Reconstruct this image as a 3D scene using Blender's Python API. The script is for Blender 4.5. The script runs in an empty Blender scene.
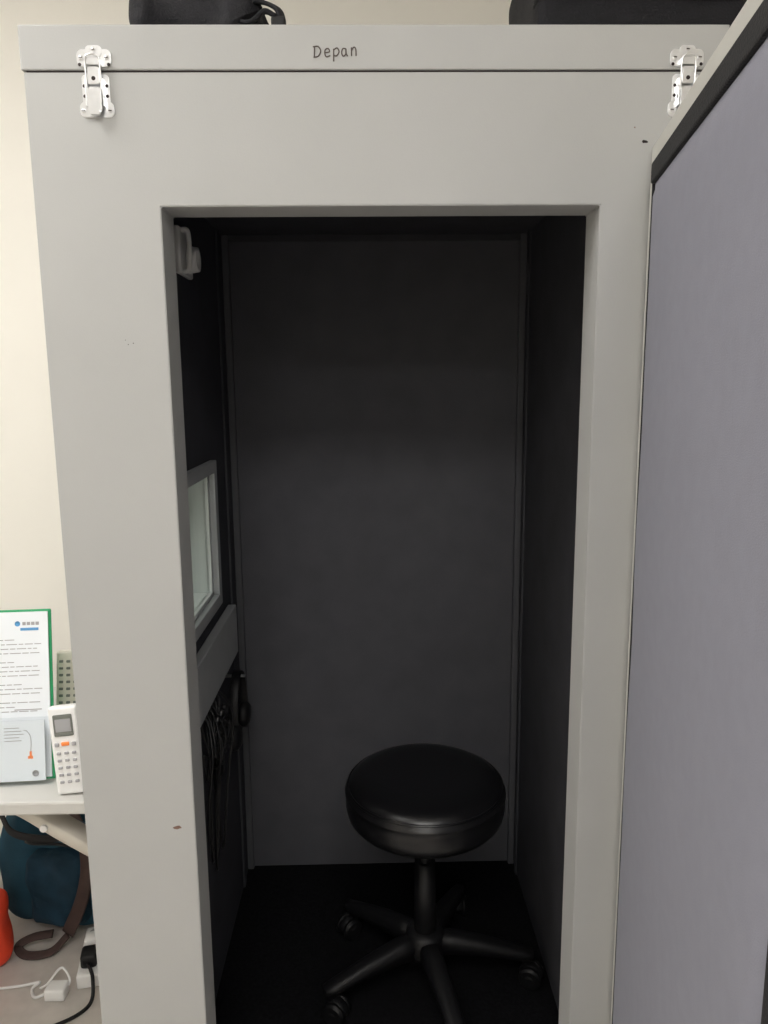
import bpy, bmesh, math, random
from mathutils import Vector, Matrix
from mathutils import noise as NZ
random.seed(4)
S=bpy.context.scene
S.view_settings.view_transform='Standard'
S.view_settings.look='None'
S.view_settings.exposure=0.0

# ---------------------------------------------------------------- materials
def mat(name,col,rough=.6,metal=0,noise=0.0,nscale=20,bump=0,bscale=200,emit=None,spec=.5,sheen=0,trans=0,alpha=1,coat=0):
    m=bpy.data.materials.new(name); m.use_nodes=True
    nt=m.node_tree; b=nt.nodes['Principled BSDF']
    b.inputs['Base Color'].default_value=(*col,1)
    b.inputs['Roughness'].default_value=rough
    b.inputs['Metallic'].default_value=metal
    b.inputs['Specular IOR Level'].default_value=spec
    b.inputs['Sheen Weight'].default_value=sheen
    b.inputs['Transmission Weight'].default_value=trans
    b.inputs['Alpha'].default_value=alpha
    b.inputs['Coat Weight'].default_value=coat
    tc=nt.nodes.new('ShaderNodeTexCoord')
    if noise>0:
        n=nt.nodes.new('ShaderNodeTexNoise'); n.inputs['Scale'].default_value=nscale; n.inputs['Detail'].default_value=6
        nt.links.new(tc.outputs['Object'],n.inputs['Vector'])
        r=nt.nodes.new('ShaderNodeMapRange')
        r.inputs['From Min'].default_value=.3; r.inputs['From Max'].default_value=.7
        r.inputs['To Min'].default_value=1-noise; r.inputs['To Max'].default_value=1+noise
        nt.links.new(n.outputs['Fac'],r.inputs['Value'])
        mx=nt.nodes.new('ShaderNodeVectorMath'); mx.operation='SCALE'
        mx.inputs[0].default_value=col
        nt.links.new(r.outputs['Result'],mx.inputs['Scale'])
        nt.links.new(mx.outputs[0],b.inputs['Base Color'])
    if bump>0:
        n2=nt.nodes.new('ShaderNodeTexNoise'); n2.inputs['Scale'].default_value=bscale; n2.inputs['Detail'].default_value=4
        nt.links.new(tc.outputs['Object'],n2.inputs['Vector'])
        bp=nt.nodes.new('ShaderNodeBump'); bp.inputs['Strength'].default_value=bump; bp.inputs['Distance'].default_value=.004
        nt.links.new(n2.outputs['Fac'],bp.inputs['Height']); nt.links.new(bp.outputs['Normal'],b.inputs['Normal'])
    if emit:
        b.inputs['Emission Color'].default_value=(*emit[0],1); b.inputs['Emission Strength'].default_value=emit[1]
    return m

M_lam=mat('grey_laminate',(.445,.448,.44),.55,noise=.025,nscale=5,bump=.05,bscale=350,spec=.3)
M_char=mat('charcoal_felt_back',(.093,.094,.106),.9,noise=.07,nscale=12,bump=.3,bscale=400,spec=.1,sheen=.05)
M_char_shade=mat('charcoal_felt_shaded',(.060,.061,.070),.9,noise=.08,nscale=12,bump=.3,bscale=400,spec=.1)  # same felt as the back, with the side walls' shade put into its colour
M_trimd=mat('charcoal_trim',(.088,.090,.10),.75,noise=.05,spec=.2)
M_carp=mat('black_carpet',(.008,.008,.009),.95,noise=.35,nscale=120,bump=.6,bscale=500,spec=.05)
M_wall=mat('cream_wall_paint',(.88,.855,.79),.8,noise=.015,nscale=3,bump=.05,bscale=150)
M_ceil=mat('ceiling_paint',(.87,.87,.86),.85,noise=.01)
M_floor=mat('beige_vinyl_floor',(.55,.51,.47),.45,noise=.06,nscale=25)
M_fab=mat('lavender_grey_fabric',(.245,.248,.298),.95,noise=.03,nscale=40,bump=.2,bscale=600,spec=.1,sheen=.1)
M_rim=mat('door_rim_laminate',(.55,.545,.51),.5,noise=.04,nscale=10)
M_gask=mat('black_gasket',(.012,.012,.014),.8,bump=.4,bscale=300)
M_steel=mat('zinc_steel',(.80,.81,.82),.30,metal=.95,noise=.05,nscale=60)
M_dark=mat('dark_gap',(.02,.012,.012),.8,noise=.1)
M_leath=mat('black_leather',(.006,.006,.007),.30,noise=.1,nscale=60,bump=.08,bscale=260,spec=.45)
M_plast=mat('black_plastic',(.006,.006,.007),.5,noise=.1,nscale=30,spec=.3)
M_cab=mat('black_cable',(.008,.008,.009),.38,noise=.1,nscale=30,spec=.5)
M_whitep=mat('white_plastic',(.8,.8,.79),.35,noise=.02)
M_greyp=mat('grey_plastic',(.35,.35,.36),.4,noise=.02)
M_wht=mat('white_window_paint',(.60,.63,.625),.5,noise=.02)
M_winf=mat('window_frame_paint',(.36,.375,.385),.5,noise=.03)
M_paper=mat('white_paper',(.82,.86,.90),.7,noise=.01)
M_ink=mat('grey_ink',(.16,.17,.2),.8,noise=.05)
M_blue=mat('blue_print',(.10,.33,.62),.6,noise=.02)
M_green=mat('green_folder',(.02,.33,.13),.5,noise=.03)
M_orange=mat('orange_plastic',(.9,.25,.06),.45,noise=.02)
M_lcd=mat('lcd_grey',(.17,.18,.16),.25,noise=.05)
M_table=mat('table_top_melamine',(.55,.54,.51),.5,noise=.03,nscale=15)
M_metalw=mat('cream_painted_steel',(.58,.54,.47),.4,noise=.03)
M_teal=mat('teal_nylon',(.018,.070,.110),.8,noise=.3,nscale=9,bump=.5,bscale=300,spec=.25)
M_navy=mat('dark_teal_nylon',(.012,.040,.068),.8,noise=.25,nscale=20,bump=.5,bscale=300,spec=.25)
M_brown=mat('brown_leather',(.055,.034,.030),.6,noise=.15,nscale=40,spec=.3)
M_red=mat('red_nylon',(.80,.06,.02),.6,noise=.12,nscale=8,bump=.2,bscale=100)
M_blk=mat('black_nylon',(.012,.012,.015),.75,noise=.2,nscale=40,bump=.4,bscale=350,spec=.3)
M_pen=mat('marker_ink',(.10,.08,.07),.7,noise=.1)
M_chip=mat('chipped_wood',(.20,.12,.09),.9,noise=.3,nscale=300)
M_cblue=mat('bluegrey_cable',(.12,.16,.24),.5,noise=.05)
M_beigep=mat('beige_plastic',(.60,.57,.48),.45,noise=.03)
M_light=mat('light_diffuser',(.9,.9,.9),.5,emit=((1,.975,.945),13.5))
def glassmat(name,tint,g=.12):
    m=bpy.data.materials.new(name); m.use_nodes=True; nt=m.node_tree
    nt.nodes.remove(nt.nodes['Principled BSDF'])
    t=nt.nodes.new('ShaderNodeBsdfTransparent'); t.inputs[0].default_value=(*tint,1)
    gl=nt.nodes.new('ShaderNodeBsdfGlossy'); gl.inputs['Roughness'].default_value=.03
    mx=nt.nodes.new('ShaderNodeMixShader'); mx.inputs[0].default_value=g
    nt.links.new(t.outputs[0],mx.inputs[1]); nt.links.new(gl.outputs[0],mx.inputs[2])
    nt.links.new(mx.outputs[0],nt.nodes['Material Output'].inputs['Surface'])
    return m
M_glass=glassmat('window_glass',(.945,.965,.955),.08)
M_acr=glassmat('clear_acrylic',(.97,.98,.985),.05)

# ---------------------------------------------------------------- helpers
def link(o): S.collection.objects.link(o); return o
def frombm(name,bm,m,smooth=False):
    me=bpy.data.meshes.new(name); bm.to_mesh(me); bm.free()
    if m: me.materials.append(m)
    if smooth:
        for p in me.polygons: p.use_smooth=True
    return link(bpy.data.objects.new(name,me))
def box(name,a,b,m,bev=0.0,seg=2,smooth=False):
    bm=bmesh.new(); bmesh.ops.create_cube(bm,size=1)
    for v in bm.verts:
        v.co=Vector([ (a[i]+b[i])/2+v.co[i]*(b[i]-a[i]) for i in range(3)])
    if bev>0: bmesh.ops.bevel(bm,geom=bm.edges[:],offset=bev,segments=seg,profile=.5,affect='EDGES')
    return frombm(name,bm,m,smooth or bev>0 and seg>2)
def cyl(name,p,q,r,m,r2=None,n=24,smooth=True,bev=0):
    p=Vector(p);q=Vector(q);d=q-p
    bm=bmesh.new()
    bmesh.ops.create_cone(bm,cap_ends=True,segments=n,radius1=r,radius2=r if r2 is None else r2,depth=d.length)
    if bev: bmesh.ops.bevel(bm,geom=[e for e in bm.edges if len(e.link_faces)==2 and e.calc_face_angle()>1],offset=bev,segments=2,affect='EDGES')
    R=d.to_track_quat('Z','Y').to_matrix().to_4x4()
    bm.transform(Matrix.Translation((p+q)/2)@R)
    o=frombm(name,bm,m)
    for pl in o.data.polygons: pl.use_smooth = smooth and len(pl.vertices)<=4
    return o
def lathe(name,prof,c,m,n=64,axis='Z'):
    bm=bmesh.new(); rings=[]
    for r,z in prof:
        if r<1e-6: rings.append([bm.verts.new((0,0,z))])
        else: rings.append([bm.verts.new((r*math.cos(2*math.pi*i/n),r*math.sin(2*math.pi*i/n),z)) for i in range(n)])
    for A,B in zip(rings,rings[1:]):
        for i in range(n):
            j=(i+1)%n
            if len(A)==1 and len(B)>1: bm.faces.new((A[0],B[j],B[i]))
            elif len(B)==1 and len(A)>1: bm.faces.new((A[i],A[j],B[0]))
            elif len(A)>1: bm.faces.new((A[i],A[j],B[j],B[i]))
    bmesh.ops.recalc_face_normals(bm,faces=bm.faces[:])
    if axis=='X': bm.transform(Matrix.Rotation(math.pi/2,4,'Y'))
    if axis=='Y': bm.transform(Matrix.Rotation(-math.pi/2,4,'X'))
    bm.transform(Matrix.Translation(c))
    return frombm(name,bm,m,True)
def catmull(pts,k=8):
    P=[Vector(p) for p in pts]; P=[P[0]*2-P[1]]+P+[P[-1]*2-P[-2]]; out=[]
    for i in range(1,len(P)-2):
        for t in [j/k for j in range(k)]:
            a,b,c,d=P[i-1],P[i],P[i+1],P[i+2]
            out.append(.5*((2*b)+(c-a)*t+(2*a-5*b+4*c-d)*t*t+(3*b-a-3*c+d)*t**3))
    out.append(P[-2]); return out
def tube(name,pts,r,m,k=8,n=8,flat=None,smooth_path=True,up=None):
    P=catmull(pts,k) if smooth_path else [Vector(p) for p in pts]
    bm=bmesh.new(); rings=[]; prev=Vector(up) if up else None
    for i,p in enumerate(P):
        t=(P[min(i+1,len(P)-1)]-P[max(i-1,0)]).normalized()
        if prev is None: prev=Vector((0,0,1)) if abs(t.z)<.9 else Vector((1,0,0))
        u=(prev-t*prev.dot(t))
        if u.length<1e-4: u=t.orthogonal()
        u.normalize(); prev=u; w=t.cross(u)
        if flat:
            W,T=flat[0]/2,flat[1]/2
            ring=[p+w*W*a+u*T*b for a,b in ((1,.6),(.85,1),(-.85,1),(-1,.6),(-1,-.6),(-.85,-1),(.85,-1),(1,-.6))]
        else: ring=[p+(u*math.cos(2*math.pi*j/n)+w*math.sin(2*math.pi*j/n))*r for j in range(n)]
        rings.append([bm.verts.new(v) for v in ring])
    for A,B in zip(rings,rings[1:]):
        for j in range(len(A)):
            bm.faces.new((A[j],A[(j+1)%len(A)],B[(j+1)%len(A)],B[j]))
    bm.faces.new(rings[0]); bm.faces.new(rings[-1])
    bmesh.ops.recalc_face_normals(bm,faces=bm.faces[:])
    return frombm(name,bm,m,True)
def group(name,parts,loc=(0,0,0),rot=None):
    e=bpy.data.objects.new(name,None); link(e); e.empty_display_size=.1
    e.location=loc
    if rot: e.rotation_euler=rot
    for p in parts: p.parent=e
    return e
def soft(name,a,b,m,bev,sub=2,disp=0.0,ds=.12,seed=0,fn=None):
    bm=bmesh.new(); bmesh.ops.create_cube(bm,size=1)
    for v in bm.verts: v.co=Vector([(a[i]+b[i])/2+v.co[i]*(b[i]-a[i]) for i in range(3)])
    bmesh.ops.bevel(bm,geom=bm.edges[:],offset=bev,segments=4,profile=.5,affect='EDGES')
    bmesh.ops.subdivide_edges(bm,edges=[e for e in bm.edges if e.calc_length()>.05],cuts=7,use_grid_fill=True)
    if fn:
        for v in bm.verts: v.co=fn(v.co.copy())
    if disp:
        for v in bm.verts:
            d=NZ.noise_vector(v.co/ds+Vector((seed,0,seed)))*disp+NZ.noise_vector(v.co/(ds*.35)+Vector((0,seed,0)))*disp*.4
            v.co+=d; v.co.z=max(v.co.z,0.001)
    bmesh.ops.recalc_face_normals(bm,faces=bm.faces[:])
    o=frombm(name,bm,m,True)
    md=o.modifiers.new('s','SUBSURF'); md.levels=1; md.render_levels=sub
    return o
def ringframe(name,o4,i4,y0,y1,m,bev=.0015):
    bm=bmesh.new()
    def rect(r,y): return [bm.verts.new((x,y,z)) for x,z in ((r[0],r[2]),(r[1],r[2]),(r[1],r[3]),(r[0],r[3]))]
    Of,If,Ob,Ib=rect(o4,y0),rect(i4,y0),rect(o4,y1),rect(i4,y1)
    for k in range(4):
        j=(k+1)%4
        bm.faces.new((Of[k],Of[j],If[j],If[k])); bm.faces.new((Ob[j],Ob[k],Ib[k],Ib[j]))
        bm.faces.new((Of[j],Of[k],Ob[k],Ob[j])); bm.faces.new((If[k],If[j],Ib[j],Ib[k]))
    bmesh.ops.recalc_face_normals(bm,faces=bm.faces[:])
    bmesh.ops.bevel(bm,geom=[e for e in bm.edges if e.calc_face_angle(0)>.5],offset=bev,segments=2,affect='EDGES')
    return frombm(name,bm,m)

# ---------------------------------------------------------------- room shell
WY=1.0; FY=-4.6
box('wall_back',(-2.3,WY,0),(2.3,WY+.1,2.75),M_wall)
box('wall_left',(-2.4,FY,0),(-2.3,WY+.1,2.75),M_wall)
box('wall_right',(2.3,FY,0),(2.4,WY+.1,2.75),M_wall)
box('wall_front',(-2.4,FY-.1,0),(2.4,FY,2.75),M_wall)
box('floor',(-2.4,FY-.1,-.1),(2.4,WY+.1,0),M_floor)
box('ceiling',(-2.4,FY-.1,2.75),(2.4,WY+.1,2.85),M_ceil)
box('baseboard_back',(-2.3,WY-.012,0),(2.3,WY,.08),M_ceil,.003)
def lamp(x,y):
    group('ceiling_light_panel',[box('housing',(-.62,-.32,0),(.62,.32,.05),M_whitep,.005),
        box('diffuser',(-.59,-.29,-.008),(.59,.29,.001),M_light)],(x,y,2.70))
lamp(.0,-1.75); lamp(-1.40,-.45); lamp(-.2,-3.6)

# ---------------------------------------------------------------- booth
XL,XR=-.499,.54; IL,IR=-.376,.418; OL,OR=-.310,.357
ZT,ZS,OT=2.000,1.937,1.748; FL=.06; YB=.85; JT=.075; CE=1.865
P=[]
P.append(ringframe('front_frame',(XL,XR,0,ZS-.0015),(OL,OR,.10,OT),0,JT,M_lam))
P.append(box('lid_seam_gasket',(XL+.003,.003,ZS-.002),(XR-.003,YB+.1,ZS+.002),M_dark))
P.append(box('lid',(XL-.004,0,ZS+.0015),(XR,YB+.12,ZT),M_lam,.002))
P.append(box('ceiling_liner',(IL-.02,JT,CE),(IR+.02,YB+.02,ZS-.003),M_char_shade))
P.append(box('base_floor',(XL+.01,JT,0),(XR-.01,YB+.11,FL-.01),M_lam))
P.append(box('carpet',(IL-.01,JT,FL-.01),(IR+.01,YB+.01,FL),M_carp))
P.append(box('back_panel',(XL,YB+.03,0),(XR,YB+.12,ZS-.0015),M_lam))
P.append(box('back_liner',(IL-.03,YB,FL-.01),(IR+.03,YB+.03,ZS-.003),M_char))
P.append(box('right_panel',(IR+.03,JT,0),(XR,YB+.03,ZS-.0015),M_lam))
P.append(box('right_liner',(IR,JT,FL-.01),(IR+.03,YB+.01,ZS-.003),M_char_shade))
wy0,wy1,wz0,wz1=.20,.545,.985,1.285
for nm,x0,x1,m in (('left_panel',XL,IL-.03,M_lam),('left_liner',IL-.03,IL,M_char_shade)):
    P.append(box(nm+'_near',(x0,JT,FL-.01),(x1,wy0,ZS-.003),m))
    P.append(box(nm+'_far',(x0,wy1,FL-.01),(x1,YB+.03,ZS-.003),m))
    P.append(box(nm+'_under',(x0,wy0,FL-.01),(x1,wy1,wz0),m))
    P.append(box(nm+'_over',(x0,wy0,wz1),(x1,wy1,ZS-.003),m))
t=.012
P.append(box('reveal_top',(XL,wy0,wz1-t),(IL,wy1,wz1),M_wht))
P.append(box('reveal_bottom',(XL,wy0,wz0),(IL,wy1,wz0+t),M_wht))
P.append(box('reveal_near',(XL,wy0,wz0),(IL,wy0+t,wz1),M_wht))
P.append(box('reveal_far',(XL,wy1-t,wz0),(IL,wy1,wz1),M_wht))
P.append(box('reveal_bead',(IL-.07,wy1-t-.01,wz0+t),(IL-.055,wy1-t,wz1-t),M_winf))
def frame(nm,x0,x1,w,m):
    P.append(box(nm+'_top',(x0,wy0-w,wz1-.004),(x1,wy1+w,wz1+w),m,.002))
    P.append(box(nm+'_bottom',(x0,wy0-w,wz0-w),(x1,wy1+w,wz0+.004),m,.002))
    P.append(box(nm+'_near',(x0,wy0-w,wz0),(x1,wy0+.004,wz1),m,.002))
    P.append(box(nm+'_far',(x0,wy1-.004,wz0),(x1,wy1+w,wz1),m,.002))
frame('window_frame_inner',IL,IL+.016,.024,M_winf)
frame('window_frame_outer',XL-.014,XL,.03,M_lam)
P.append(box('window_pane_inner',(IL-.012,wy0+t,wz0+t),(IL-.007,wy1-t,wz1-t),M_glass))
P.append(box('window_pane_outer',(XL+.012,wy0+t,wz0+t),(XL+.017,wy1-t,wz1-t),M_glass))
for nm,x0,x1 in (('batten_left',IL,IL+.018),('batten_right',IR-.018,IR)):
    P.append(box(nm,(x0,YB-.018,FL),(x1,YB,CE),M_trimd,.003))
P.append(box('batten_right_side',(IR-.006,YB-.07,FL),(IR,YB-.05,CE),M_char_shade,.002))
P.append(box('batten_left_side',(IL,YB-.10,FL),(IL+.006,YB-.075,CE),M_char_shade,.002))
P.append(box('batten_ceiling',(IL,YB-.016,CE-.016),(IR,YB,CE),M_char_shade,.003))
P.append(box('jack_panel',(IL,.24,.785),(IL+.022,.71,.915),M_winf,.003))
def chip(nm,x,z,r,m=M_chip,sq=1.0):
    bm=bmesh.new(); n=11; vs=[]
    for i in range(n):
        a=2*math.pi*i/n; rr=r*random.uniform(.5,1.1)
        vs.append(bm.verts.new((x+rr*math.cos(a)*sq,-.0005,z+rr*math.sin(a))))
    f=bm.faces.new(vs)
    if f.normal.y>0: f.normal_flip()
    P.append(frombm(nm,bm,m))
chip('chip_low',-.340,.726,.0046,sq=2); chip('chip_hinge_1',.422,1.838,.003,M_dark,1.8)
for i,(x,z) in enumerate(((-.372,1.545),(-.364,1.547),(-.376,1.552))): chip('speck_%d'%i,x,z,.0009,M_dark)
chip('scuff_1',.405,1.858,.0015,M_chip)
hw=.0125; x0=-.0735; zb=1.9555
L=[[[(0,0),(0.05,1.15)],[(-.15,1.1),(.45,1.15),(.75,.65),(.45,.1),(-.1,-.03)]],
   [[(.0,.45),(.55,.55),(.42,.9),(.1,.8),(0,.4),(.2,.02),(.65,.15)]],
   [[(0,.85),(-.03,-.50)],[(0,.75),(.4,.95),(.62,.55),(.35,.12),(0,.15)]],
   [[(.5,.85),(.15,.85),(0,.4),(.2,.05),(.5,.3),(.52,.85)],[(.52,.85),(.55,.3),(.72,.05)]],
   [[(0,.95),(.02,.05)],[(.02,.65),(.3,1.0),(.52,.8),(.55,.08)]]]
adv=[0,1.22,2.28,3.2,4.35]; k=0
for li,st in enumerate(L):
    for s in st:
        P.append(tube('label_stroke_%d'%k,[(x0+(adv[li]+a)*hw,-.0004,zb+b*hw+.0002*li) for a,b in s],.00095,M_pen,k=5,n=6)); k+=1
group('sound_booth',P)

# ---------------------------------------------------------------- latches
def latch(x,z):
    L=[]
    def plate(nm,pts,y0,y1,m=M_steel):
        bm=bmesh.new(); f=bm.faces.new([bm.verts.new((a,y0,b)) for a,b in pts])
        r=bmesh.ops.extrude_face_region(bm,geom=[f])
        for v in [g for g in r['geom'] if isinstance(g,bmesh.types.BMVert)]: v.co.y=y1
        bmesh.ops.recalc_face_normals(bm,faces=bm.faces[:])
        bmesh.ops.bevel(bm,geom=[e for e in bm.edges if abs(e.verts[0].co.y-y1)<1e-6 and abs(e.verts[1].co.y-y1)<1e-6],offset=.0006,segments=2,affect='EDGES')
        return frombm(nm,bm,m)
    def rr(cx,cz,w,h,r):
        o=[]
        for sx,sz,a0 in ((1,1,0),(-1,1,90),(-1,-1,180),(1,-1,270)):
            for i in range(6):
                a=math.radians(a0+i*18); o.append((cx+sx*(w/2-r)+r*math.cos(a),cz+sz*(h/2-r)+r*math.sin(a)))
        return o
    L.append(plate('strike_plate',rr(0,.020,.050,.024,.008),0,-.002))
    L.append(plate('strike_tab',rr(0,.029,.024,.016,.006),0,-.0026))
    L.append(plate('strike_hook',rr(0,.013,.022,.010,.003),-.002,-.010))
    L.append(plate('base_plate',rr(0,-.030,.040,.056,.006),0,-.002))
    L.append(plate('base_foot',rr(0,-.050,.050,.022,.008),0,-.0022))
    for s in (-1,1): L.append(box('side_wall_%s'%('l' if s<0 else 'r'),(s*.0125-.001,-.010,-.048),(s*.0125+.001,-.001,-.010),M_steel,.0005))
    L.append(cyl('pivot_pin',(-.0135,-.007,-.036),(.0135,-.007,-.036),.0022,M_steel,n=12))
    L.append(plate('lever',rr(0,-.040,.021,.036,.007),-.009,-.0115))
    L.append(plate('lever_lip',rr(0,-.057,.016,.008,.0035),-.0105,-.015))
    L.append(tube('bail_loop',[(-.010,-.008,-.030),(-.0105,-.009,-.005),(-.010,-.010,.014),(-.006,-.0115,.0205),(.006,-.0115,.0205),(.010,-.010,.014),(.0105,-.009,-.005),(.010,-.008,-.030)],.0014,M_steel,k=5,n=8))
    L.append(plate('bail_plate',rr(0,-.006,.017,.024,.003),-.007,-.009))
    L.append(cyl('slot_hole',(0,-.0088,-.010),(0,-.0093,-.010),.003,M_dark,n=16))
    for i,(a,b) in enumerate(((-.0185,.020),(.0185,.020),(-.0195,-.052),(.0195,-.052),(0,.031))):
        L.append(lathe('screw_%d'%i,[(0,0.0018),(.0022,.0015),(.0034,0)],(0,0,0),M_steel,14,'Y'))
        o=L[-1]; o.data.transform(Matrix.Translation((a,0,b))@Matrix.Scale(-1,4,(0,1,0))@Matrix.Translation((0,.002,0)))
        L.append(box('screw_slot_%d'%i,(a-.0024,-.0043,b-.0006),(a+.0024,-.0037,b+.0006),M_dark))
    for i,(a,b) in enumerate(((-.021,.011),(.021,.011),(-.0165,-.018),(.0165,-.018),(-.0165,-.032),(.0165,-.032))):
        L.append(cyl('hole_%d'%i,(a,-.0021,b),(a,-.0024,b),.0024,M_dark,n=12))
    return group('toggle_latch',L,(x,0,z))
latch(-.395,1.934); latch(.478,1.934)

# ---------------------------------------------------------------- door (open)
D=[]; DW=.745; Z0,Z1=.10,1.828
D.append(box('slab',(0,.004,Z0),(DW,.052,Z1),M_rim,.002))
D.append(box('gasket_top',(.040,-.003,Z1-.062),(DW-.03,.006,Z1-.032),M_gask,.003))
D.append(box('gasket_bottom',(.040,-.003,Z0+.032),(DW-.03,.006,Z0+.062),M_gask,.003))
D.append(box('gasket_hinge_side',(.042,-.001,Z0+.032),(.046,.006,Z1-.032),M_gask,.001))
D.append(box('gasket_latch_side',(DW-.05,-.003,Z0+.032),(DW-.03,.006,Z1-.032),M_gask,.002))
bm=bmesh.new(); nx,nz=30,70; a0,a1,b0,b1=.046,DW-.05,Z0+.062,Z1-.062
g=[[None]*(nz+1) for _ in range(nx+1)]
for i in range(nx+1):
    for j in range(nz+1):
        u=i/nx; v=j/nz; x=a0+(a1-a0)*u; z=b0+(b1-b0)*v
        e=min(x-a0,a1-x,(z-b0),(b1-z)); h=.008*(1-math.exp(-e/.012))
        h+= .0014*NZ.noise(Vector((x*9,z*6,0)))*min(1,e/.02)
        g[i][j]=bm.verts.new((x,.004-.001-h,z))
for i in range(nx):
    for j in range(nz): bm.faces.new((g[i][j],g[i+1][j],g[i+1][j+1],g[i][j+1]))
D.append(frombm('fabric_panel',bm,M_fab,True))
for i,z in enumerate((.35,1.0,1.6)):
    D.append(cyl('hinge_knuckle_%d'%i,(-.004,.056,z-.04),(-.004,.056,z+.04),.006,M_steel,n=14))
    D.append(box('hinge_leaf_%d'%i,(0,.052,z-.04),(.03,.054,z+.04),M_steel))
D.append(box('handle',(DW-.09,.052,.95),(DW-.06,.085,1.10),M_steel,.006,3))
group('door_1',D,(.427,-.004,0),(0,0,math.atan2(-.985,-.173)))

# ---------------------------------------------------------------- stool
T=[]; sz=.545
prof=[(0,-.004),(.05,-.0035),(.10,-.003),(.135,-.005),(.156,-.010),(.170,-.018),(.1780,-.028),(.1810,-.036),(.1840,-.039),(.1840,-.042),(.1815,-.045),
 (.1825,-.055),(.1820,-.078),(.178,-.094),(.168,-.106),(.150,-.113),(.13,-.116),(0,-.116)]
T.append(lathe('seat',[(r,z+sz) for r,z in prof],(0,0,0),M_leath,96))
T.append(lathe('seat_piping',[(.1772+.0028*math.cos(a),sz-.0262+.0028*math.sin(a)) for a in [i*math.pi/4 for i in range(9)]],(0,0,0),M_leath,96))
T.append(cyl('seat_board',(0,0,sz-.126),(0,0,sz-.114),.14,M_plast,n=48))
T.append(box('mount_plate',(-.08,-.08,sz-.143),(.08,.08,sz-.124),M_plast,.006))
T.append(tube('height_lever',[(.03,0,sz-.134),(.11,.02,sz-.136),(.16,.03,sz-.140)],.005,M_plast))
T.append(cyl('gas_rod',(0,0,.24),(0,0,sz-.13),.014,M_plast,n=24))
T.append(cyl('gas_sleeve',(0,0,.09),(0,0,.32),.027,M_plast,n=32,r2=.024))
T.append(lathe('hub',[(0,.145),(.034,.145),(.045,.135),(.05,.10),(.045,.075),(0,.075)],(0,0,0),M_plast,40))
for i in range(5):
    a=math.radians((-77,-3,64,137,205)[i]); d=Vector((math.cos(a),math.sin(a),0)); w=Vector((-d.y,d.x,0))
    bm=bmesh.new(); rings=[]
    for s,zz,hw_,hh in ((.02,.112,.026,.024),(.07,.112,.024,.021),(.13,.104,.022,.017),(.19,.092,.020,.013),(.235,.082,.019,.010),(.258,.079,.014,.008)):
        c=d*s+Vector((0,0,zz))
        rings.append([bm.verts.new(c+w*hw_*p+Vector((0,0,hh*q))) for p,q in ((-1,-1),(-1,.2),(-.75,.8),(-.3,1),(.3,1),(.75,.8),(1,.2),(1,-1))])
    for A,B in zip(rings,rings[1:]):
        for j in range(8): bm.faces.new((A[j],A[(j+1)%8],B[(j+1)%8],B[j]))
    bm.faces.new(rings[0]); bm.faces.new(rings[-1]); bmesh.ops.recalc_face_normals(bm,faces=bm.faces[:])
    T.append(frombm('leg_%d'%(i+1),bm,M_plast,True))
    c=d*.242; sw=math.radians(20+i*50); wd=Vector((math.cos(a+sw),math.sin(a+sw),0)); c2=c+wd.cross(Vector((0,0,1)))*.012
    T.append(cyl('caster_stem_%d'%(i+1),c+Vector((0,0,.04)),c+Vector((0,0,.085)),.008,M_plast,n=14))
    for s in (-1,1):
        q=c2+Vector((0,0,.0265))
        T.append(cyl('caster_wheel_%d_%s'%(i+1,'a' if s<0 else 'b'),q+wd*s*.007,q+wd*s*.024,.0265,M_plast,n=28,bev=.004))
    bm=bmesh.new(); bmesh.ops.create_uvsphere(bm,u_segments=20,v_segments=10,radius=.029)
    bmesh.ops.bisect_plane(bm,geom=bm.verts[:]+bm.edges[:]+bm.faces[:],plane_co=(0,0,.004),plane_no=(0,0,1),clear_inner=True)
    bm.transform(Matrix.Translation(c2+Vector((0,0,.0265)))@Matrix.Rotation(a+sw,4,'Z')@Matrix.Diagonal((.9,1,1,1)))
    T.append(frombm('caster_hood_%d'%(i+1),bm,M_plast,True))
group('round_stool',T,(.119,.395,FL))

# ---------------------------------------------------------------- headphones and cables (hanging on jack panel)
H=[]
def cup(nm,c):
    H.append(lathe(nm,[(0,.016),(.022,.015),(.032,.008),(.034,0),(.034,-.006),(.026,-.012),(.012,-.010),(0,-.009)],c,M_plast,32,'X'))
hx=IL+.035
band=[(hx,.61+.070*math.cos(t_),.66+.105*math.sin(t_)) for t_ in [math.radians(v) for v in range(-15,196,15)]]
H.append(tube('headband',band,.006,M_plast,flat=(.022,.006),up=(0,1,0)))
cup('ear_cup_1',(hx+.002,.61+.067,.625)); cup('ear_cup_2',(hx+.002,.61-.067,.625))
H.append(cyl('hook',(IL,.61,.757),(hx+.02,.61,.757),.004,M_steel,n=10))
group('headphones',H)
C=[]
for i in range(9):
    y=.33+i*.018+random.uniform(-.01,.01); low=random.uniform(.36,.64); y2=min(.49,y+random.uniform(-.07,.07))
    def cl(v): return max(.28,min(.50,v))
    ps=[(IL+.004,y,.775),(IL+.02,y+.006,.765),(IL+.030+random.uniform(-.01,.015),cl(y+random.uniform(-.05,.03)),.70),
        (IL+.016+random.uniform(0,.015),cl(y+random.uniform(-.04,.04)),(low+.72)/2),(IL+.014,cl((y+y2)/2),low),(IL+.012,y2,low+random.uniform(.05,.14)),
        (IL+.022,cl(y2+random.uniform(-.04,.04)),.69),(IL+.008,y2,.77)]
    C.append(tube('cable_%d'%i,ps,random.choice((.002,.0026,.003)),M_cab,k=7,n=7))
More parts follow.
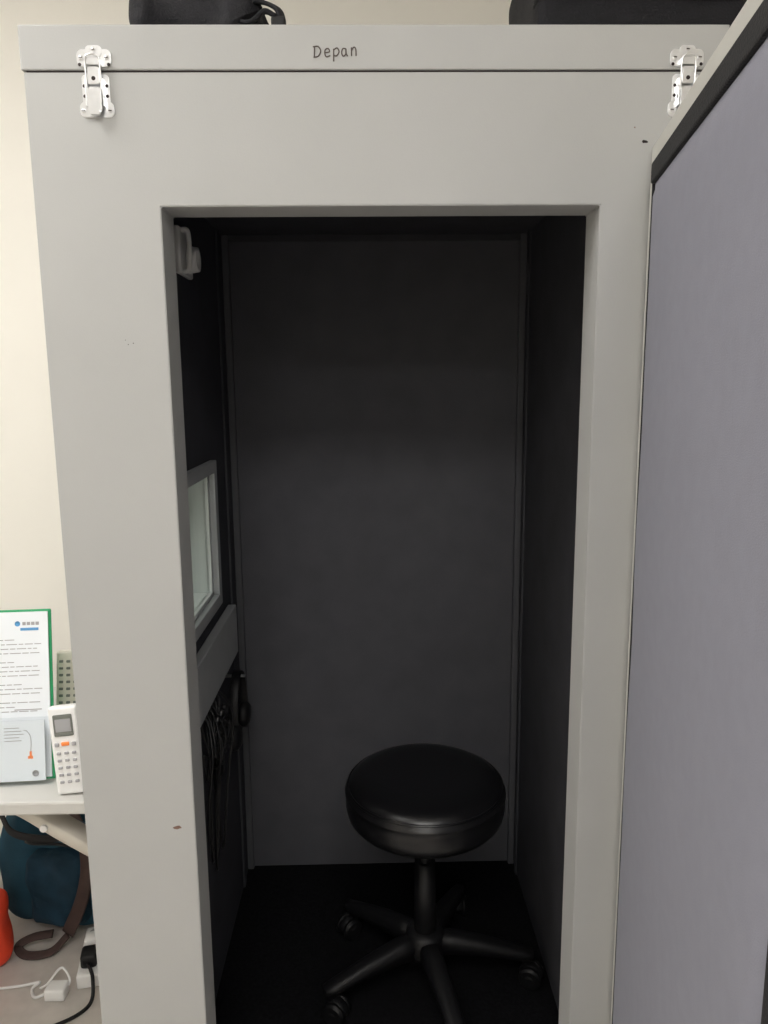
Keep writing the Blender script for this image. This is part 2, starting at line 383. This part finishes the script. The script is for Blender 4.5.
for i in range(4):
    cy_,cz_=.37+.034*i+random.uniform(-.01,.01),.70-.04*random.random()
    ry,rz=random.uniform(.014,.022),random.uniform(.035,.055)
    C.append(tube('coil_%d'%i,[(IL+.026+.011*math.sin(q*1.3),cy_+ry*math.cos(q)+.001*q,cz_+rz*math.sin(q)*(1-.02*q)) for q in [w_*.5 for w_ in range(30)]],.003,M_cab,k=4,n=6))
    C.append(cyl('plug_%d'%i,(IL+.02,cy_,cz_+rz-.02),(IL+.035,cy_+.005,cz_+rz+.025),.006,M_cab,n=12))
C.append(soft('response_button_grip',(IL+.008,.39,.60),(IL+.034,.43,.69),M_plast,.01,sub=1))
group('cable_bundle',C)

W=[]
W.append(box('base',(IL,.335,1.70),(IL+.012,.44,1.79),M_whitep,.004,3))
W.append(lathe('socket_ring',[(0,.010),(.012,.012),(.016,.020),(.024,.020),(.027,.0),(.0,.0)],(IL+.012,.405,1.735),M_whitep,32,'X'))
W.append(tube('bracket',[(IL+.012,.355,1.705),(IL+.024,.354,1.71),(IL+.026,.354,1.74),(IL+.024,.354,1.78),(IL+.012,.355,1.785)],.005,M_whitep))
group('lamp_socket',W)

# ---------------------------------------------------------------- things on the booth
def fn1(v):
    s=1-.25*max(0,(v.z-.05))/.1
    return Vector((v.x*s+.02*v.z,v.y*s,v.z))
B=[soft('pouch_body',(-.105,-.10,0.0),(.085,.10,.13),M_blk,.03,disp=.018,ds=.06,seed=3,fn=fn1),
   tube('zipper',[(-.085,-.096,.075),(-.03,-.108,.085),(.03,-.106,.082),(.07,-.092,.07)],.0035,M_gask),
   tube('strap',[(.05,-.08,.045),(.085,-.09,.046),(.113,-.095,.034),(.120,-.098,.018),(.118,-.10,.008)],.004,M_blk,flat=(.016,.006),up=(0,-.3,1)),
   tube('strap_fold',[(.05,-.09,.02),(.075,-.10,.014),(.095,-.10,.028),(.112,-.098,.022)],.004,M_blk,flat=(.018,.006),up=(0,-.4,1)),
   soft('strap_buckle',(.105,-.108,.002),(.127,-.092,.02),M_plast,.004,sub=1)]
group('black_pouch',B,(-.243,.125,ZT))
B=[soft('case_body',(-.16,-.13,0.0),(.16,.13,.16),M_blk,.014,disp=.004,ds=.1,seed=8),
   tube('zipper_seam',[(-.16,-.10,.055),(-.145,-.131,.055),(0,-.134,.056),(.145,-.131,.055),(.16,-.1,.055)],.004,M_gask),
   tube('piping_low',[(-.150,-.12,.010),(-.13,-.133,.010),(0,-.135,.010),(.13,-.133,.010),(.150,-.12,.010)],.005,M_plast),
   tube('carry_handle',[(-.06,-.13,.09),(-.055,-.155,.10),(0,-.165,.102),(.055,-.155,.10),(.06,-.13,.09)],.007,M_blk)]
group('black_carry_case',B,(.424,.17,ZT))

# ---------------------------------------------------------------- table (centre-pedestal folding legs)
TX=-.52; TZ=.742
A=[box('top',(TX-1.2,.06,TZ-.026),(TX,.60,TZ),M_table,.004),
   box('edge_rail_front',(TX-1.15,.20,TZ-.046),(TX-.03,.225,TZ-.026),M_metalw,.002),
   box('edge_rail_back',(TX-1.15,.545,TZ-.052),(TX-.05,.57,TZ-.026),M_metalw,.002)]
for i,xx in enumerate((TX-.045,TX-1.12)):
    s=-1 if i==0 else 1
    for j,yy in enumerate((.33,.42)):
        A.append(cyl('leg_%d_%d'%(i,j),(xx,yy,TZ-.03),(xx,yy,0.03),.0125,M_metalw,n=16))
    A.append(box('foot_%d'%i,(xx-.015,.08,0),(xx+.015,.58,.03),M_metalw,.004))
    A.append(tube('fold_strut_%d'%i,[(xx+s*.16,.375,TZ-.04),(xx+s*.08,.375,TZ-.17),(xx,.375,TZ-.30)],.006,M_metalw,flat=(.01,.018),up=(1,0,.5)))
A.append(tube('bracket_diagonal',[(-.70,.13,.712),(-.66,.13,.695),(-.60,.13,.652),(-.54,.13,.612),(-.512,.13,.596)],.012,M_metalw,flat=(.05,.024),up=(-.5,0,-.8)))
A.append(box('bracket_plate',(-.72,.10,.706),(-.64,.16,.716),M_metalw,.002))
A.append(box('bracket_foot',(-.518,.10,.56),(-.504,.16,.63),M_metalw,.002))
A.append(cyl('bracket_bolt',(-.62,.10,.664),(-.62,.117,.664),.007,M_steel,n=12))
# blue-grey lead clipped under the table top
A.append(tube('clipped_lead',[(-.80,.24,.705),(-.76,.26,.64),(-.70,.30,.57),(-.63,.36,.50),(-.585,.40,.36),(-.582,.45,.15),(-.59,.52,.035)],.003,M_cblue))
group('folding_table',A)

Q=[]
tilt=math.radians(-9)
Q.append(box('folder_back',(-.225,.004,.0),(.0,.008,.325),M_green,.002))
Q.append(box('sheet_main',(-.222,.0,.006),(-.005,.003,.321),M_paper))
Q.append(box('letterhead_band',(-.055,-.0006,.286),(-.022,.0001,.291),M_blue))
Q.append(lathe('letterhead_logo',[(0,.0006),(.005,.0006),(.005,0)],(0,0,0),M_blue,20,'Y')); Q[-1].data.transform(Matrix.Translation((-.060,-.0007,.299)))
for i in range(4): Q.append(box('letterhead_text_%d'%i,(-.051+i*.008,-.0006,.296),(-.045+i*.008,.0001,.302),M_greyp))
for i in range(17):
    z=.268-i*.0085
    if i in(4,9,13): continue
    xx=-.205
    while xx<(-.03 if i%5 else -.07):
        ln=random.uniform(.006,.02); Q.append(box('text_%d_%d'%(i,int((xx+.3)*1e4)),(xx,-.0006,z),(min(xx+ln,-.018),.0001,z+.0013),M_greyp)); xx+=ln+.003
Q.append(box('signature_line',(-.07,-.0006,.135),(-.02,.0001,.1365),M_greyp))
Q.append(box('holder_front',(-.23,-.016,.0),(-.004,-.013,.125),M_acr))
Q.append(box('holder_base',(-.23,-.016,-.003),(.0,.03,.0),M_acr))
Q.append(box('leaflet',(-.22,-.012,.004),(-.012,-.010,.118),M_paper))
for i in range(5):
    Q.append(box('leaflet_text_%d'%i,(-.085,-.0124,.104-i*.006),(-.058+.004*(i%3),-.0119,.1052-i*.006),M_greyp))
Q.append(tube('leaflet_tube_drawing',[(-.050,-.0121,.100),(-.044,-.0121,.098),(-.038,-.0121,.088),(-.037,-.0121,.074),(-.038,-.0121,.060)],.0006,M_greyp,n=6))
Q.append(box('leaflet_orange_mark',(-.040,-.0131,.050),(-.036,-.0119,.060),M_orange,.0005))
Q.append(box('leaflet_orange_stem',(-.043,-.0128,.046),(-.034,-.0119,.051),M_orange))
Q.append(lathe('leaflet_seal',[(0,.0006),(.006,.0006),(.006,0)],(0,0,0),M_greyp,20,'Y')); Q[-1].data.transform(Matrix.Translation((-.03,-.0130,.018)))
group('document_holder',Q,(-.606,.135,TZ+.003),(tilt,0,math.radians(4)))

def remote(name,loc,rot,m,w=.050,h=.165,screen=True):
    R=[box('body',(-w/2,-.01,0),(w/2,.010,h),m,.006,4,True)]
    if screen:
        R.append(box('bezel',(-w/2+.009,-.0112,h-.054),(w/2-.009,-.0095,h-.014),M_lcd,.002))
        R.append(box('lcd',(-w/2+.012,-.0120,h-.046),(w/2-.012,-.0105,h-.022),M_greyp,.001))
        R.append(box('power_button',(-.007,-.013,h-.072),(.007,-.009,h-.065),M_orange,.0015))
        R.append(box('button_a',(-w/2+.007,-.013,h-.073),(-w/2+.015,-.009,h-.066),M_greyp,.0015))
        R.append(box('button_b',(w/2-.015,-.013,h-.073),(w/2-.007,-.009,h-.066),M_greyp,.0015))
    n=5 if screen else 9
    for r in range(n):
        for c in range(3):
            x=(c-1)*.0135; z=(h-.086 if screen else h-.02)-r*.0135
            R.append(box('key_%d_%d'%(r,c),(x-.0038,-.0125,z-.0025),(x+.0038,-.009,z+.0025),M_greyp if screen else M_lcd,.0012))
    return group(name,R,loc,rot)
remote('air_conditioner_remote',(-.553,.090,TZ+.002),(math.radians(-5),math.radians(-4),math.radians(3)),M_whitep,w=.052)
remote('beige_remote',(-.604,.200,TZ+.004),(math.radians(-10),math.radians(2),math.radians(6)),M_beigep,w=.048,h=.222,screen=False)
group('acrylic_organiser',[box('base',(-.05,.0,0),(.045,.10,.003),M_acr),box('divider',(-.05,.0,0),(.045,.003,.10),M_acr,.001),
  box('back',(-.05,.097,0),(.045,.10,.165),M_acr,.001),box('side_l',(-.05,0,0),(-.047,.1,.05),M_acr),box('side_r',(.042,0,0),(.045,.1,.05),M_acr)],(-.585,.168,TZ))

# ---------------------------------------------------------------- bags and cables below
def fb(v):
    s=1-.22*max(0,(v.z-.2))/.2
    return Vector((v.x*s,v.y*s,v.z))
K=[soft('pack_body',(-.17,-.09,0),(.14,.10,.44),M_teal,.06,disp=.035,ds=.12,seed=2,fn=fb),
   soft('front_pocket',(-.07,-.125,.03),(.10,-.05,.25),M_navy,.03,disp=.018,ds=.08,seed=5),
   tube('zipper',[(-.07,-.09,.27),(-.03,-.12,.285),(.04,-.12,.285),(.09,-.10,.26)],.004,M_gask),
   tube('compression_strap',[(-.15,-.06,.33),(-.09,-.112,.31),(0,-.12,.30),(.07,-.115,.31)],.004,M_gask,flat=(.02,.005),up=(0,-1,0)),
   tube('shoulder_strap',[(.06,-.09,.37),(.105,-.125,.31),(.118,-.14,.23),(.10,-.15,.14),(.06,-.155,.05)],.005,M_brown,flat=(.036,.008),up=(0,-1,0)),
   tube('leather_strap_loop',[(.06,-.155,.045),(.02,-.18,.012),(-.04,-.19,.010),(-.07,-.17,.02),(-.04,-.15,.03),(.01,-.14,.035)],.004,M_brown,flat=(.022,.005),up=(0,-.3,1)),
   tube('top_handle',[(-.03,.0,.42),(-.03,.0,.455),(.03,.0,.455),(.03,.0,.42)],.006,M_navy)]
group('backpack',K,(-.865,.755,0),(0,0,math.radians(-4)))
group('red_bag',[soft('bag_body',(-.10,-.055,0),(.085,.05,.20),M_red,.045,disp=.014,ds=.09,seed=11),
   tube('drawstring',[(-.05,-.04,.18),(-.02,-.073,.15),(.02,-.075,.10),(.0,-.077,.06)],.003,M_brown)],(-1.035,.560,0))
group('charger_cable',[soft('adapter',(-.025,-.02,0.001),(.025,.02,.032),M_whitep,.006,sub=1),
   tube('cord',[(-.02,0,.012),(-.05,-.01,.008),(-.07,.02,.006),(-.06,.04,.006),(-.10,.03,.006),(-.17,.02,.006),(-.26,.0,.006)],.0035,M_whitep),
   tube('cord_loop',[(.02,0,.02),(.025,.02,.025),(.01,.03,.05),(-.005,.03,.05),(-.03,.02,.02),(-.05,.02,.006)],.003,M_whitep)],(-.785,.440,0))
group('power_strip',[box('body',(-.028,-.09,0),(.028,.09,.038),M_whitep,.006,3,True),
   cyl('outlet_1',(0,-.05,.038),(0,-.05,.0395),.019,M_greyp),cyl('outlet_2',(0,0.01,.038),(0,.01,.0395),.019,M_greyp),cyl('outlet_3',(0,0.06,.038),(0,.06,.0395),.019,M_greyp),
   box('plug',(-.02,-.07,.038),(.02,-.025,.075),M_plast,.008,3,True),
   box('plug_white',(-.02,-.01,.038),(.02,.03,.072),M_whitep,.008,3,True),
   tube('plug_cord',[(0,-.07,.055),(.015,-.11,.04),(.01,-.15,.006),(-.05,-.19,.005),(-.15,-.20,.005),(-.35,-.17,.005)],.0045,M_plast)],(-.735,.55,0),(0,0,math.radians(12)))

# ---------------------------------------------------------------- camera
p,yw,rl,f=.168,.019,.009,750
cp,sp,cy,sy,cr,sr=math.cos(p),math.sin(p),math.cos(yw),math.sin(yw),math.cos(rl),math.sin(rl)
R0=Vector((cy,-sy,0)); F=Vector((sy*cp,cy*cp,-sp)); U0=Vector((sy*sp,cy*sp,cp))
Rt=R0*cr-U0*sr; Up=R0*sr+U0*cr
cam=bpy.data.cameras.new('camera'); co=link(bpy.data.objects.new('camera',cam))
cam.sensor_fit='HORIZONTAL'; cam.sensor_width=36; cam.lens=36*f/768; cam.clip_start=.02
mw=Matrix((( Rt.x,Up.x,-F.x,0),(Rt.y,Up.y,-F.y,-1.2),(Rt.z,Up.z,-F.z,1.48),(0,0,0,1)))
co.matrix_world=mw
S.camera=co
w=bpy.data.worlds.new('world'); S.world=w; w.use_nodes=True
w.node_tree.nodes['Background'].inputs[0].default_value=(.9,.92,1,1); w.node_tree.nodes['Background'].inputs[1].default_value=.2
